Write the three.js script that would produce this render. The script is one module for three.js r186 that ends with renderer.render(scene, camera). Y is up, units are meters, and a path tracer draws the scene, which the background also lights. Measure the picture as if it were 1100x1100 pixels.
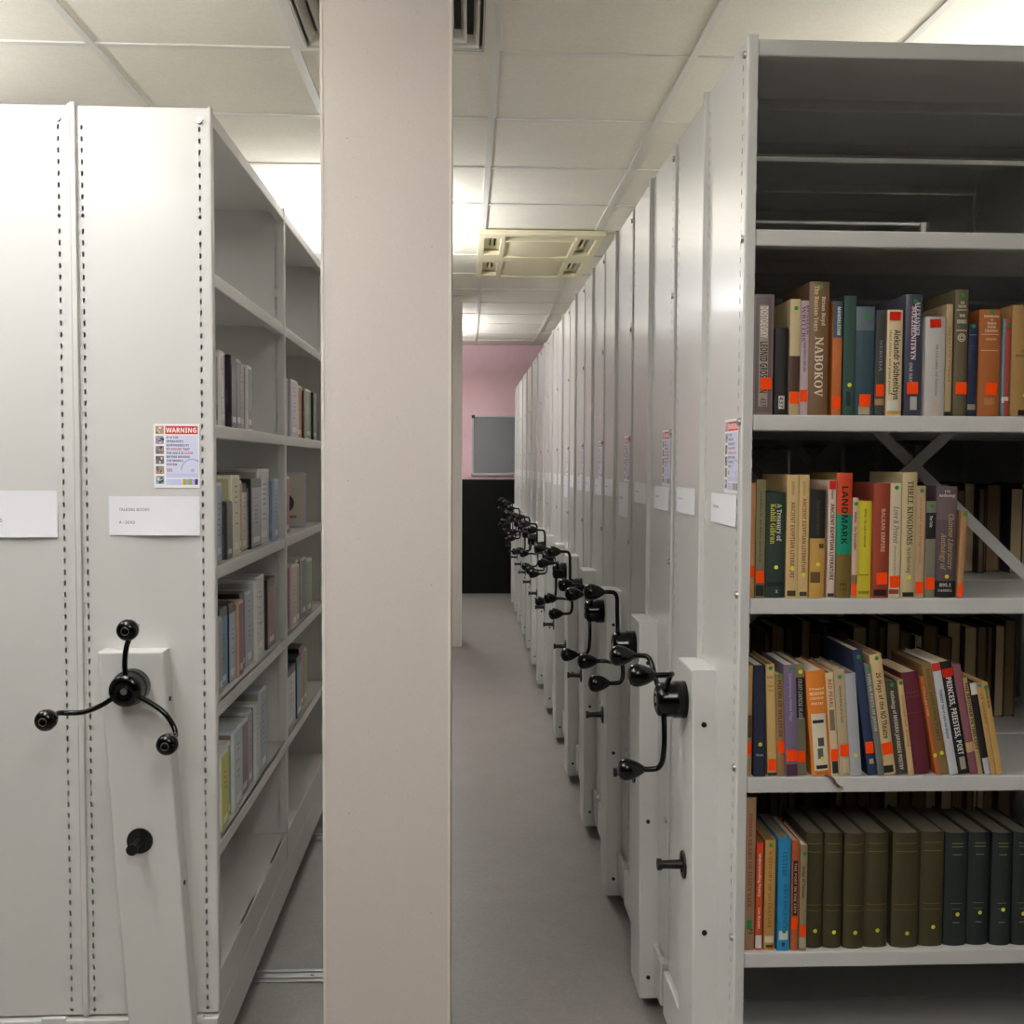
import * as THREE from 'three';
import { RoundedBoxGeometry } from 'three/addons/geometries/RoundedBoxGeometry.js';
import { mergeGeometries } from 'three/addons/utils/BufferGeometryUtils.js';
import { RectAreaLightUniformsLib } from 'three/addons/lights/RectAreaLightUniformsLib.js';

// ---------------------------------------------------------------- camera, light, exposure
const scene = new THREE.Scene();
scene.background = new THREE.Color(0x000000);
const camera = new THREE.PerspectiveCamera(2 * Math.atan(0.5) * 180 / Math.PI, 1, 0.05, 60);
camera.position.set(0, 1.45, 0);
camera.rotation.order = 'YXZ';
camera.rotation.set(-0.0473, -0.0445, 0.0048);
scene.add(camera);
const renderer = new THREE.WebGLRenderer({ antialias: true });
renderer.toneMapping = THREE.LinearToneMapping;
renderer.toneMappingExposure = 0.91;
renderer.shadowMap.enabled = true;
RectAreaLightUniformsLib.init();

const CEIL = 2.75, GRID = 0.632, GX = 0.09, GZ = 3.32;      // suspended ceiling: height, pitch, one grid line in x and one in depth
const LAMP = 23;                                           // luminance of the lower and side faces of every hanging luminaire
const LAMP_UP = 76;                                        // luminance of its upper face, which lights the ceiling
const HANG = 2.42;                                         // height of the luminaires
const LAMP_COLOR = new THREE.Color(0.965, 0.97, 1.0);
const LAMPS = [[-1.12, 1.5], [-0.57, 5.6], [-0.5, 9.7], [2.3, 3.2], [2.3, 7.2], [-2.2, 2.8], [0.25, -0.25]];   // [x, depth] of the middle of each hanging luminaire

// ---------------------------------------------------------------- helpers
const used = new Map();
const numbered = (n) => { const k = used.get(n) ?? 0; used.set(n, k + 1); return k ? n + '_' + String(k).padStart(3, '0') : n; };
const rng = (s) => () => { s = (s + 0x6d2b79f5) | 0; let t = Math.imul(s ^ (s >>> 15), 1 | s); t = (t + Math.imul(t ^ (t >>> 7), 61 | t)) ^ t; return ((t ^ (t >>> 14)) >>> 0) / 4294967296; };
const mats = new Map();
function mat(color, roughness = 0.6, extra = {}) {
  const key = color + '|' + roughness + '|' + JSON.stringify(extra);
  if (!mats.has(key)) mats.set(key, new THREE.MeshPhysicalMaterial({ color, roughness, ...extra }));
  return mats.get(key);
}
const flat = (g) => { const r = g.index ? g.toNonIndexed() : g; for (const n of Object.keys(r.attributes)) if (!['position', 'normal', 'uv'].includes(n)) r.deleteAttribute(n); return r; };
const merge = (list) => mergeGeometries(list.map(flat));
const box = (w, h, d, x = 0, y = 0, z = 0) => new THREE.BoxGeometry(w, h, d).translate(x, y, z);
const rbox = (w, h, d, r, x = 0, y = 0, z = 0, seg = 2) => new RoundedBoxGeometry(w, h, d, seg, r).translate(x, y, z);
const cyl = (r1, r2, h, n, x = 0, y = 0, z = 0, axis = 'y') => { const g = new THREE.CylinderGeometry(r1, r2, h, n); if (axis === 'z') g.rotateX(Math.PI / 2); if (axis === 'x') g.rotateZ(Math.PI / 2); return g.translate(x, y, z); };
function part(name, geometry, material, parent, label) {
  const m = new THREE.Mesh(geometry, material); m.name = name; m.castShadow = m.receiveShadow = true;
  if (label) m.userData.label = label;
  parent.add(m); return m;
}
function thing(name, label, category, group) {
  const o = new THREE.Group(); o.name = numbered(name); o.userData = { label, category }; if (group) o.userData.group = group;
  scene.add(o); return o;
}
function structure(name, geometry, material, label, category) {
  const m = part(name, geometry, material, scene); m.userData = { kind: 'structure', label, category }; return m;
}
function canvasTexture(w, h, draw, srgb = true) {
  const c = document.createElement('canvas'); c.width = w; c.height = h; draw(c.getContext('2d'), w, h);
  const t = new THREE.CanvasTexture(c); if (srgb) t.colorSpace = THREE.SRGBColorSpace; t.magFilter = THREE.LinearFilter; t.anisotropy = 8; return t;
}
function noiseTexture(size, seed, layers, base) {           // soft speckle: layers of [cells, amplitude] round a base value per channel
  const r = rng(seed), data = new Uint8Array(size * size * 4), acc = new Float32Array(size * size);
  for (const [cells, amp] of layers) {
    const g = new Float32Array(cells * cells).map(() => r() - 0.5);
    for (let y = 0; y < size; y++) for (let x = 0; x < size; x++) {
      const fx = x / size * cells, fy = y / size * cells, ix = Math.floor(fx), iy = Math.floor(fy), tx = fx - ix, ty = fy - iy, jx = (ix + 1) % cells, jy = (iy + 1) % cells;
      acc[y * size + x] += amp * ((g[iy * cells + ix] * (1 - tx) + g[iy * cells + jx] * tx) * (1 - ty) + (g[jy * cells + ix] * (1 - tx) + g[jy * cells + jx] * tx) * ty);
    }
  }
  for (let i = 0; i < size * size; i++) { for (let c = 0; c < 3; c++) data[i * 4 + c] = Math.max(0, Math.min(255, base[c] + acc[i])); data[i * 4 + 3] = 255; }
  const t = new THREE.DataTexture(data, size, size); t.wrapS = t.wrapT = THREE.RepeatWrapping; t.magFilter = THREE.LinearFilter; t.colorSpace = THREE.SRGBColorSpace; t.needsUpdate = true; return t;
}
function metreUV(g, s = 1) {                                // uv in metres from the largest face direction
  const p = g.attributes.position, n = g.attributes.normal, uv = g.attributes.uv;
  for (let i = 0; i < p.count; i++) {
    const ax = Math.abs(n.getX(i)), ay = Math.abs(n.getY(i)), az = Math.abs(n.getZ(i));
    if (ay >= ax && ay >= az) uv.setXY(i, p.getX(i) * s, p.getZ(i) * s); else if (ax >= az) uv.setXY(i, p.getZ(i) * s, p.getY(i) * s); else uv.setXY(i, p.getX(i) * s, p.getY(i) * s);
  }
  return g;
}

// ---------------------------------------------------------------- materials
function paintTexture() {                                     // off-white wall paint with a few rust specks and scuffs
  const r = rng(21), t = canvasTexture(1024, 1024, (c, w, h) => {
    c.fillStyle = '#cfc6c0'; c.fillRect(0, 0, w, h);
    for (let i = 0; i < 9000; i++) { c.fillStyle = r() < 0.5 ? 'rgba(120,110,100,0.05)' : 'rgba(255,252,248,0.06)'; c.fillRect(r() * w, r() * h, 1 + r() * 5, 1 + r() * 5); }
    for (let i = 0; i < 16; i++) { c.fillStyle = 'rgba(150,84,60,0.4)'; c.beginPath(); c.arc(r() * w, r() * h, 0.8 + r() * 1.6, 0, 7); c.fill(); }
    for (let i = 0; i < 14; i++) { c.strokeStyle = 'rgba(105,95,88,0.22)'; c.lineWidth = 1 + r(); const x = r() * w, y = r() * h; c.beginPath(); c.moveTo(x, y); c.lineTo(x + (r() - 0.5) * 34, y + (r() - 0.3) * 26); c.stroke(); }
  });
  t.wrapS = t.wrapT = THREE.RepeatWrapping; return t;
}
const M = {
  steel: mat(0xcecdca, 0.36, { clearcoat: 0.22, clearcoatRoughness: 0.16 }),
  black: mat(0x030303, 0.14, { specularIntensity: 0.7 }),
  blackMatt: mat(0x070707, 0.45),
  bolt: mat(0xa9a9a8, 0.3, { metalness: 0.9 }),
  rail: mat(0xb9bab8, 0.35, { metalness: 0.7 }),
  tile: new THREE.MeshStandardMaterial({ map: noiseTexture(256, 5, [[256, 10], [64, 5], [8, 3]], [237, 232, 217]), roughness: 0.95 }),
  tbar: mat(0xe4e1d8, 0.5),
  plenum: mat(0x8d8a84, 0.9),
  floor: new THREE.MeshPhysicalMaterial({ map: noiseTexture(512, 9, [[512, 12], [128, 6], [16, 5], [5, 4]], [143, 138, 135]), roughness: 0.42 }),
  pillar: new THREE.MeshStandardMaterial({ map: paintTexture(), roughness: 0.75 }),
  wall: mat(0x7d756b, 0.85),
  bead: mat(0xddd6cd, 0.7),
  pink: new THREE.MeshStandardMaterial({ map: noiseTexture(128, 33, [[128, 5], [16, 4]], [234, 197, 207]), roughness: 0.85 }),
  blackWall: mat(0x050505, 0.7, { specularIntensity: 0.5 }),
  cream: mat(0xefe6c2, 0.5),
  louvre: mat(0xe2ddcf, 0.5),
  duct: mat(0x9c9d9b, 0.45, { metalness: 0.7 }),
  lampFrame: mat(0xe8e6e0, 0.5),
  lamp: new THREE.MeshStandardMaterial({ color: 0xffffff, roughness: 0.7, emissive: LAMP_COLOR, emissiveIntensity: 3 }),
  pages: mat(0xc2ad88, 0.9), oldPages: mat(0x80694a, 0.9), dustyPages: mat(0x5f564b, 0.9), whitePages: mat(0xd4cdbd, 0.9),
  tag: mat(0xff4d0c, 0.9, { specularIntensity: 0.3 }), redTag: mat(0xd32a17, 0.9, { specularIntensity: 0.3 }),
  paper: mat(0xe9e9ee, 0.7),
};
M.floor.map.repeat.set(1, 1);

// ---------------------------------------------------------------- the room
const ROOM = { x0: -3.75, x1: 4.2, back: 5.2, far: 11.4 };  // depth runs along -z
{
  const w = ROOM.x1 - ROOM.x0, cx = (ROOM.x0 + ROOM.x1) / 2, d = ROOM.far + ROOM.back, cz = (ROOM.back - ROOM.far) / 2;
  structure('floor', metreUV(box(w + 0.4, 0.1, d + 0.4, cx, -0.05, cz), 0.8), M.floor, 'grey speckled vinyl floor of the store room', 'floor');
  structure('wall_left', box(0.15, 3.3, d + 0.3, ROOM.x0 - 0.075, 1.6, cz), M.wall, 'plain taupe wall beside the sliding racks', 'wall');
  structure('wall_right', box(0.15, 3.3, d + 0.3, ROOM.x1 + 0.075, 1.6, cz), M.wall, 'plain taupe wall at the end of the long rack row', 'wall');
  structure('wall_back', box(w, 3.3, 0.15, cx, 1.6, ROOM.back + 0.075), M.wall, 'plain taupe wall facing the racks', 'wall');
  structure('wall_far', metreUV(box(w, 3.3, 0.15, cx, 1.6, -ROOM.far - 0.075)), M.pink, 'dusty pink painted wall at the end of the aisle', 'wall');
  structure('trim_1', rbox(w - 0.02, 1.272, 0.03, 0.004, cx, 0.637, -ROOM.far + 0.015), M.blackWall, 'black panelling along the lower half of the pink wall', 'panelling');

  // pillars
  const makePillar = (name, z, label) => {
    const p = structure(name, metreUV(merge([rbox(0.2926, CEIL, 0.30, 0.004, -0.1827, CEIL / 2, -z - 0.15)]), 1.3), M.pillar, label, 'pillar');
    for (const s of [-1, 1]) part('corner_bead', box(0.006, CEIL - 0.004, 0.006, -0.1827 + s * 0.1442, CEIL / 2, -z - 0.0015), M.bead, p, 'thin light bead along the pillar corner');
    return p;
  };
  makePillar('pillar', 2.35, 'wide off-white square pillar standing in the near aisle');
  makePillar('pillar_001', 8.05, 'off-white square pillar further down the aisle, mostly hidden');

  // floor rails of the sliding racks
  for (const [z, l] of [[2.85, 'flat metal floor rail close in front of the pillar base'], [3.93, 'flat metal floor rail deeper between rack and pillar']]) {
    const r = thing('floor_rail', l, 'rail', 'floor rails under the audiobook rack');
    r.position.set(0, 0, -z);
    part('rail_bed', rbox(3.5, 0.004, 0.07, 0.0015, -1.87, 0.002, 0), M.rail, r);
    for (const dz of [-0.017, 0.017]) part('rail_lip', rbox(3.5, 0.004, 0.006, 0.001, -1.87, 0.006, dz), M.rail, r);
    for (let i = 0; i < 9; i++) part('screw', cyl(0.006, 0.006, 0.003, 10, -0.43 - i * 0.36, 0.0055, 0), M.bolt, r);
  }
}

// ---------------------------------------------------------------- suspended ceiling
{
  const w = ROOM.x1 - ROOM.x0, cx = (ROOM.x0 + ROOM.x1) / 2, d = ROOM.far + ROOM.back, cz = (ROOM.back - ROOM.far) / 2;
  const ceiling = structure('ceiling', box(w + 0.3, 0.1, d + 0.3, cx, CEIL + 0.33, cz), M.plenum, 'white suspended ceiling of square mineral tiles in a grid', 'ceiling');
  const taken = new Set();
  taken.add('-1,-1'); taken.add('0,4'); taken.add('0,5');
  const tileG = metreUV(merge([new RoundedBoxGeometry(GRID - 0.012, 0.02, GRID - 0.012, 1, 0.003)]), 1.5);
  const c0 = Math.floor((ROOM.x0 - GX) / GRID), c1 = Math.ceil((ROOM.x1 - GX) / GRID), r0 = Math.floor((-ROOM.back - GZ) / GRID), r1 = Math.ceil((ROOM.far - GZ) / GRID);
  for (let c = c0; c < c1; c++) for (let r = r0; r < r1; r++) {
    if (taken.has(c + ',' + r)) continue;
    const t = part('ceiling_tile', tileG, M.tile, ceiling);
    t.position.set(GX + (c + 0.5) * GRID, CEIL + 0.0155, -(GZ + (r + 0.5) * GRID));
  }
  for (let c = c0 + 1; c < c1; c++) part('grid_bar', box(0.026, 0.006, d, GX + c * GRID, CEIL + 0.0022, cz), M.tbar, ceiling);
  for (let r = r0 + 1; r < r1; r++) part('grid_bar', box(w, 0.006, 0.022, cx, CEIL + 0.0032, -(GZ + r * GRID)), M.tbar, ceiling);
}
// linear luminaires hanging a hand's breadth below the ceiling
const LAMP_LABELS = ['hanging linear ceiling light above the near end of the aisle', 'hanging linear ceiling light hidden behind the near pillar', 'hanging linear ceiling light deep in the aisle',
  'hanging linear ceiling light above the near racks of the row', 'hanging linear ceiling light above the middle racks of the row', 'hanging linear ceiling light beyond the audiobook rack', 'hanging linear ceiling light overhead, before the open bookshelf'];
LAMPS.forEach(([x, z], i) => {
  const o = thing('ceiling_light', LAMP_LABELS[i], 'light', 'hanging ceiling lights');
  o.position.set(x, HANG, -z);
  const W = 0.17, H = 0.06, D = 1.26;
  part('diffuser', rbox(W, H, D, 0.012, 0, 0, 0, 3), M.lamp, o, 'glowing opal tray');
  for (const e of [-1, 1]) { part('end_cap', rbox(W + 0.006, H + 0.006, 0.02, 0.006, 0, 0, e * (D / 2 + 0.01)), M.lampFrame, o); part('suspension_wire', cyl(0.0015, 0.0015, CEIL - HANG - H / 2, 6, 0, (CEIL - HANG + H / 2) / 2, e * 0.45), M.bolt, o); }
  const face = (w, h, px, py, rx, ry, power) => { const l = new THREE.RectAreaLight(LAMP_COLOR, power, w, h); l.position.set(px, py, 0); l.rotation.set(rx, ry, 0); l.name = 'panel_light'; l.castShadow = true; o.add(l); };
  face(W - 0.02, D - 0.02, 0, -H / 2 - 0.004, -Math.PI / 2, 0, LAMP);
  face(W - 0.02, D - 0.02, 0, H / 2 + 0.004, Math.PI / 2, 0, LAMP_UP);
  face(D - 0.02, H - 0.01, W / 2 + 0.004, 0, 0, -Math.PI / 2, LAMP * 0.35);
  face(D - 0.02, H - 0.01, -W / 2 - 0.004, 0, 0, Math.PI / 2, LAMP * 0.35);
});
// square louvred air diffuser
{
  const o = thing('air_diffuser', 'square louvred ceiling air diffuser half hidden by the near pillar', 'air diffuser');
  o.position.set(GX - 0.5 * GRID, CEIL, -(GZ - 0.5 * GRID));
  const W = GRID - 0.02, f = 0.034;
  part('frame', merge([box(W, 0.016, f, 0, 0, W / 2 - f / 2), box(W, 0.016, f, 0, 0, -W / 2 + f / 2), box(f, 0.016, W - 2 * f, W / 2 - f / 2, 0, 0), box(f, 0.016, W - 2 * f, -W / 2 + f / 2, 0, 0)]), M.louvre, o);
  const dw = W - 0.06, duct = M.duct;                          // open sheet-metal duct above the blades
  part('duct', merge([box(dw, 0.002, dw, 0, 0.24, 0), box(dw, 0.25, 0.002, 0, 0.116, dw / 2), box(dw, 0.25, 0.002, 0, 0.116, -dw / 2), box(0.002, 0.25, dw, dw / 2, 0.116, 0), box(0.002, 0.25, dw, -dw / 2, 0.116, 0)]), duct, o, 'open sheet metal duct');
  for (let k = 0; k < 6; k++) {
    const a = 0.262 - k * 0.038;
    const g = new THREE.CylinderGeometry((a - 0.015) * Math.SQRT2, a * Math.SQRT2, 0.036, 4, 1, true).rotateY(Math.PI / 4).toNonIndexed(); g.computeVertexNormals();
    const g2 = new THREE.CylinderGeometry((a - 0.018) * Math.SQRT2, (a - 0.003) * Math.SQRT2, 0.036, 4, 1, true).rotateY(Math.PI / 4).toNonIndexed(); g2.computeVertexNormals();
    part('louvre_ring', merge([g, g2]).translate(0, 0.012, 0), mat(0xe2ddcf, 0.5, { side: THREE.DoubleSide }), o);
  }
}
// ceiling cassette air conditioner
{
  const o = thing('ceiling_air_conditioner', 'cream rectangular ceiling air conditioner above the aisle', 'air conditioner');
  o.position.set(0.418, CEIL, -6.415);
  const W = 0.705, D = 1.32;
  const hole = (x, z, w, l) => { const h = new THREE.Path(); h.moveTo(x - w / 2, z - l / 2); h.lineTo(x - w / 2, z + l / 2); h.lineTo(x + w / 2, z + l / 2); h.lineTo(x + w / 2, z - l / 2); h.closePath(); return h; };
  const outline = (w, l) => { const q = new THREE.Shape(); q.moveTo(-w / 2, -l / 2); q.lineTo(w / 2, -l / 2); q.lineTo(w / 2, l / 2); q.lineTo(-w / 2, l / 2); q.closePath(); return q; };
  const slab = (shape, t, y) => new THREE.ExtrudeGeometry(shape, { depth: t, bevelEnabled: true, bevelThickness: 0.003, bevelSize: 0.003, bevelSegments: 2 }).rotateX(Math.PI / 2).translate(0, y, 0);
  const SIDE = [-1, 1].flatMap((sx) => [[sx * 0.272, 0.33], [sx * 0.272, -0.36]]);
  // outer frame with windows over the two intake panels and the four corner recesses; rotateX turns the plan's y into depth
  const frame = outline(W, D); for (const [x, z] of SIDE) frame.holes.push(hole(x, z, 0.1, 0.46)); frame.holes.push(hole(0, 0.546, 0.41, 0.128), hole(0, 0.245, 0.40, 0.44), hole(0, -0.36, 0.40, 0.54));
  part('frame', slab(frame, 0.022, -0.004), M.cream, o);
  const inner = outline(W - 0.03, D - 0.03); for (const [x, z] of SIDE) inner.holes.push(hole(x - Math.sign(x) * 0.004, z, 0.045, 0.30)); inner.holes.push(hole(0, 0.546, 0.40, 0.12));
  part('recess_plate', slab(inner, 0.006, 0.016), M.cream, o);
  const iw = W - 0.04, il = D - 0.04;
  part('housing', merge([box(iw, 0.003, il, 0, 0.2, 0), box(iw, 0.18, 0.003, 0, 0.11, il / 2), box(iw, 0.18, 0.003, 0, 0.11, -il / 2), box(0.003, 0.18, il, iw / 2, 0.11, 0), box(0.003, 0.18, il, -iw / 2, 0.11, 0)]), M.duct, o);
  for (const [zc, l] of [[0.245, 0.43], [-0.36, 0.53]]) {         // slightly swelling intake panels
    const g = new THREE.BoxGeometry(0.39, 0.006, l, 14, 1, 1), p = g.attributes.position;
    for (let i = 0; i < p.count; i++) { const u = p.getX(i) / 0.195; p.setY(i, p.getY(i) - 0.008 - 0.012 * (1 - u * u)); }
    g.computeVertexNormals(); part('intake_panel', g.translate(0, -0.004, zc), M.cream, o);
  }
  part('vane', rbox(0.39, 0.004, 0.02, 0.0015, 0, 0.012, 0.555), M.cream, o);
  for (const [x, z] of SIDE) part('vane', rbox(0.016, 0.004, 0.29, 0.0015, x - Math.sign(x) * 0.002, 0.008, z), M.cream, o);
}
// pinboard on the far wall
{
  const o = thing('pinboard', 'grey fabric pinboard in an aluminium frame on the pink wall', 'pinboard');
  o.position.set(0.62, 1.647, -ROOM.far);
  part('board', box(1.09, 0.63, 0.014, 0, 0, 0.009), mat(0x85868a, 0.9), o);
  part('frame', merge([rbox(1.12, 0.02, 0.022, 0.004, 0, 0.322, 0.012), rbox(1.12, 0.03, 0.03, 0.004, 0, -0.318, 0.016), rbox(0.018, 0.66, 0.022, 0.004, -0.551, 0, 0.012), rbox(0.018, 0.66, 0.022, 0.004, 0.551, 0, 0.012)]), mat(0xc9cacb, 0.35, { metalness: 0.6 }), o);
  for (const sx of [-1, 1]) for (const sy of [-1, 1]) part('corner_cap', rbox(0.035, 0.035, 0.026, 0.006, sx * 0.547, sy * 0.32, 0.014), mat(0x3a3a3c, 0.6), o);
}

// ---------------------------------------------------------------- sliding racks
// Local frame of a rack: +z out of its end panel, x to the right of someone facing it, the shelves run along -z. Two units back to back.
const S = 0.307, TOP = 2.232, PB = 0.184, PT = 0.02, BAY = 0.905;
const PW = S - 0.004, PROUD = 0;
function panelGeometry() {                                   // one end panel: slotted sheet, rounded edges, back plate
  const w = PW - 0.012, s = new THREE.Shape();
  s.moveTo(-w / 2, PB); s.lineTo(w / 2, PB); s.lineTo(w / 2, TOP); s.lineTo(-w / 2, TOP); s.closePath();
  const hole = (x, y, a, b) => { const h = new THREE.Path(); h.moveTo(x - a, y - b); h.lineTo(x - a, y + b); h.lineTo(x + a, y + b); h.lineTo(x + a, y - b); h.closePath(); s.holes.push(h); };
  const diamond = (x, y) => { const h = new THREE.Path(); h.moveTo(x - 0.005, y); h.lineTo(x, y + 0.006); h.lineTo(x + 0.005, y); h.lineTo(x, y - 0.006); h.closePath(); s.holes.push(h); };
  for (const x of [-PW / 2 + 0.021, PW / 2 - 0.026]) {
    for (let y = PB + 0.035; y < TOP - 0.045; y += 0.0252) { if (Math.abs(y - 1.99) < 0.012) continue; hole(x, y, 0.0024, 0.0056); }
    diamond(x, 1.992); diamond(x, PB + 0.012);
  }
  const list = [new THREE.ExtrudeGeometry(s, { depth: 0.0015, bevelEnabled: false }).translate(0, 0, -0.0015), box(w, TOP - PB, 0.002, 0, (TOP + PB) / 2, -PT + 0.001)];
  for (const sx of [-1, 1]) {
    const p = new THREE.Shape(), e = PW / 2 * sx, i = w / 2 * sx, r = 0.005 * sx;
    p.moveTo(i, 0); p.lineTo(e - r, 0); p.quadraticCurveTo(e, 0, e, 0.005); p.lineTo(e, PT); p.lineTo(i, PT); p.closePath();
    list.push(new THREE.ExtrudeGeometry(p, { depth: TOP - PB + 0.004, bevelEnabled: false, curveSegments: 5 }).rotateX(Math.PI / 2).translate(0, TOP + 0.004, 0).scale(1, 1, 1));
  }
  // rotateX(+90) maps the profile's y to +z; turn it to run backwards from the front sheet
  const g = list.map(flat);
  for (const k of [2, 3]) { const pos = g[k].attributes.position; for (let i = 0; i < pos.count; i++) pos.setZ(i, -pos.getZ(i)); const a = pos.array; for (let i = 0; i < pos.count; i += 3) for (let c = 0; c < 3; c++) { const q = a[i * 3 + c]; a[i * 3 + c] = a[(i + 2) * 3 + c]; a[(i + 2) * 3 + c] = q; } g[k].computeVertexNormals(); }
  g.push(flat(box(w, 0.0015, PT, 0, TOP - 0.001, -PT / 2)), flat(box(w, 0.0015, PT, 0, PB + 0.001, -PT / 2)));
  return mergeGeometries(g);
}
const G = {};
G.panel = panelGeometry();
const SW = BAY - PT - 0.002, SD = S - 0.008;
G.shelf = merge([box(SD - 0.002, 0.002, SW, -SD / 2, -0.001, 0), rbox(0.012, 0.03, SW, 0.003, -0.006, -0.015, 0), box(0.0015, 0.022, SW, -SD + 0.001, -0.011, 0), box(0.02, 0.0015, SW, -0.014, -0.029, 0)]);   // front edge at x = 0
const BOLT_Y = [2.203, 1.868, 1.53, 1.205, 0.875, 0.545];
const boltRow = (ys, x, r) => ys.map((y) => cyl(r, r * 1.1, 0.005, 6, x, y, 0.0025, 'z'));
G.bolts = merge(boltRow(BOLT_Y, PW / 2 - 0.012, 0.0068));
G.topBolt = merge(boltRow([2.203], PW / 2 - 0.026, 0.0068));
const braceLen = Math.hypot(SW - 0.02, 0.8);
G.brace = box(0.003, 0.024, braceLen);
const braceTilt = Math.atan2(0.8, SW - 0.02);
// leaning cover of the drive chain
const LEAN = 0.066;
{
  const y0 = 0.035, y1 = 1.03, s = new THREE.Shape(), r = 0.004;
  const X = (y) => (1.03 - y) * LEAN;
  s.moveTo(X(y0) - 0.071 + r, y0 + r); s.lineTo(X(y0) + 0.071 - r, y0 + r); s.lineTo(X(y1) + 0.071 - r, y1 - r); s.lineTo(X(y1) - 0.071 + r, y1 - r); s.closePath();
  G.cover = new THREE.ExtrudeGeometry(s, { depth: 0.05 - r, bevelEnabled: true, bevelThickness: r, bevelSize: r, bevelSegments: 2 });
  G.screwCaps = [0.92, 0.50, 0.09].map((y) => cyl(0.0055, 0.0055, 0.003, 14, X(y) + 0.0715, y, 0.026, 'x'));
}
// hand wheel
G.hub = new THREE.LatheGeometry([[0.0, 0.0], [0.039, 0.0], [0.039, 0.024], [0.036, 0.028], [0.036, 0.05], [0.033, 0.058], [0.025, 0.062], [0.014, 0.063], [0.014, 0.058], [0, 0.058]].map(([a, b]) => new THREE.Vector2(a, b)), 36).rotateX(Math.PI / 2);
G.hubBolt = cyl(0.007, 0.007, 0.006, 12, 0, 0, 0.06, 'z');
{
  const a = (r, d, z) => new THREE.Vector3(r * Math.cos(d), r * Math.sin(d), z);
  const curve = new THREE.CatmullRomCurve3([a(0.028, 0.22, 0.046), a(0.06, 0.24, 0.046), a(0.10, 0.17, 0.047), a(0.132, 0.06, 0.05), a(0.1445, 0.01, 0.058), a(0.147, 0, 0.074), a(0.147, 0, 0.09)]);
  G.arm = new THREE.TubeGeometry(curve, 40, 0.0058, 10);
  G.knob = new THREE.LatheGeometry([[0, 0], [0.0075, 0], [0.0105, 0.005], [0.0155, 0.013], [0.0195, 0.022], [0.0222, 0.031], [0.0228, 0.038], [0.0218, 0.044], [0.0185, 0.05], [0.013, 0.0535], [0.0075, 0.055], [0.0075, 0.052], [0, 0.052]].map(([x, y]) => new THREE.Vector2(x, y)), 28).rotateX(Math.PI / 2).translate(0.147, 0, 0.086);
  G.knobRing = new THREE.TorusGeometry(0.008, 0.0009, 8, 24).translate(0.147, 0, 0.1412);
}
G.lockPlate = cyl(0.028, 0.029, 0.004, 32, 0, 0, 0.002, 'z');
G.lockPin = merge([cyl(0.0085, 0.010, 0.05, 18, 0, 0, 0.027, 'z'), cyl(0.0125, 0.0115, 0.009, 18, 0, 0, 0.052, 'z'), box(0.008, 0.03, 0.004, 0, 0, 0.005)]);
G.wheel = cyl(0.04, 0.04, 0.03, 20, 0, 0, 0, 'x');

// print on the warning stickers and the paper labels
const warnTex = canvasTexture(300, 416, (c, w, h) => {
  c.fillStyle = '#f4f3f4'; c.fillRect(0, 0, w, h);
  c.fillStyle = '#d9dbf2'; c.fillRect(78, 76, 214, 274);
  c.fillStyle = '#c3262d'; c.fillRect(76, 14, 214, 52);
  c.fillStyle = '#ffffff'; c.font = 'bold 43px sans-serif'; c.textAlign = 'center'; c.fillText('WARNING', 183, 56, 204);
  c.textAlign = 'left'; c.font = 'bold 19px sans-serif';
  const rows = [[['IT IS THE', 0]], [["OPERATOR'S", 0]], [['RESPONSIBILITY', 0]], [['TO ', 0], ['ENSURE', 1], [' THAT', 0]], [['THE AISLE IS ', 0], ['CLEAR', 1]], [['BEFORE MOVING', 0]], [['THE MOBILE', 0]], [['SYSTEM', 0]]];
  rows.forEach((row, i) => { let x = 82; for (const [t, red] of row) { c.fillStyle = red ? '#c3262d' : '#20202c'; c.fillText(t, x, 96 + i * 25); x += c.measureText(t).width; } });
  c.strokeStyle = '#a9aede'; c.lineWidth = 9; c.beginPath(); c.arc(250, 300, 70, Math.PI, Math.PI * 1.72); c.stroke();
  c.fillStyle = '#b3b6e2'; c.beginPath(); c.arc(254, 302, 12, 0, 7); c.fill();
  c.fillStyle = '#c9cdf0'; c.fillRect(78, 322, 214, 28); c.fillRect(78, 358, 106, 40);
  c.fillStyle = '#b99aa6'; c.fillRect(84, 290, 36, 22);
  ['#e0a52c', '#7fb0c4', '#9aa04a', '#b9c3ea', '#55307c'].forEach((k, i) => { c.fillStyle = k; c.fillRect(188 + i * 20, 358, 20, 38); });
  const r = rng(4);
  for (let k = 0; k < 6; k++) { const y = 14 + k * 65; c.fillStyle = ['#b08a6c', '#8b8fa6', '#8a7a70', '#6f6a78', '#a08c7c', '#7fa6bd'][k]; c.fillRect(12, y, 54, 52); for (let i = 0; i < 9; i++) { c.fillStyle = ['#2c2a2e', '#e5d9cc', '#5b5b6a', '#c7a283'][Math.floor(r() * 4)]; c.fillRect(12 + r() * 40, y + r() * 38, 6 + r() * 10, 5 + r() * 12); } }
});
const warnMat = new THREE.MeshPhysicalMaterial({ map: warnTex, roughness: 0.35 });
const paperTex = (draw) => new THREE.MeshPhysicalMaterial({ map: canvasTexture(420, 190, (c, w, h) => { c.fillStyle = '#e6e6ec'; c.fillRect(0, 0, w, h); c.fillStyle = '#34343a'; c.textAlign = 'left'; draw(c, w, h); }), roughness: 0.7 });
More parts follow.
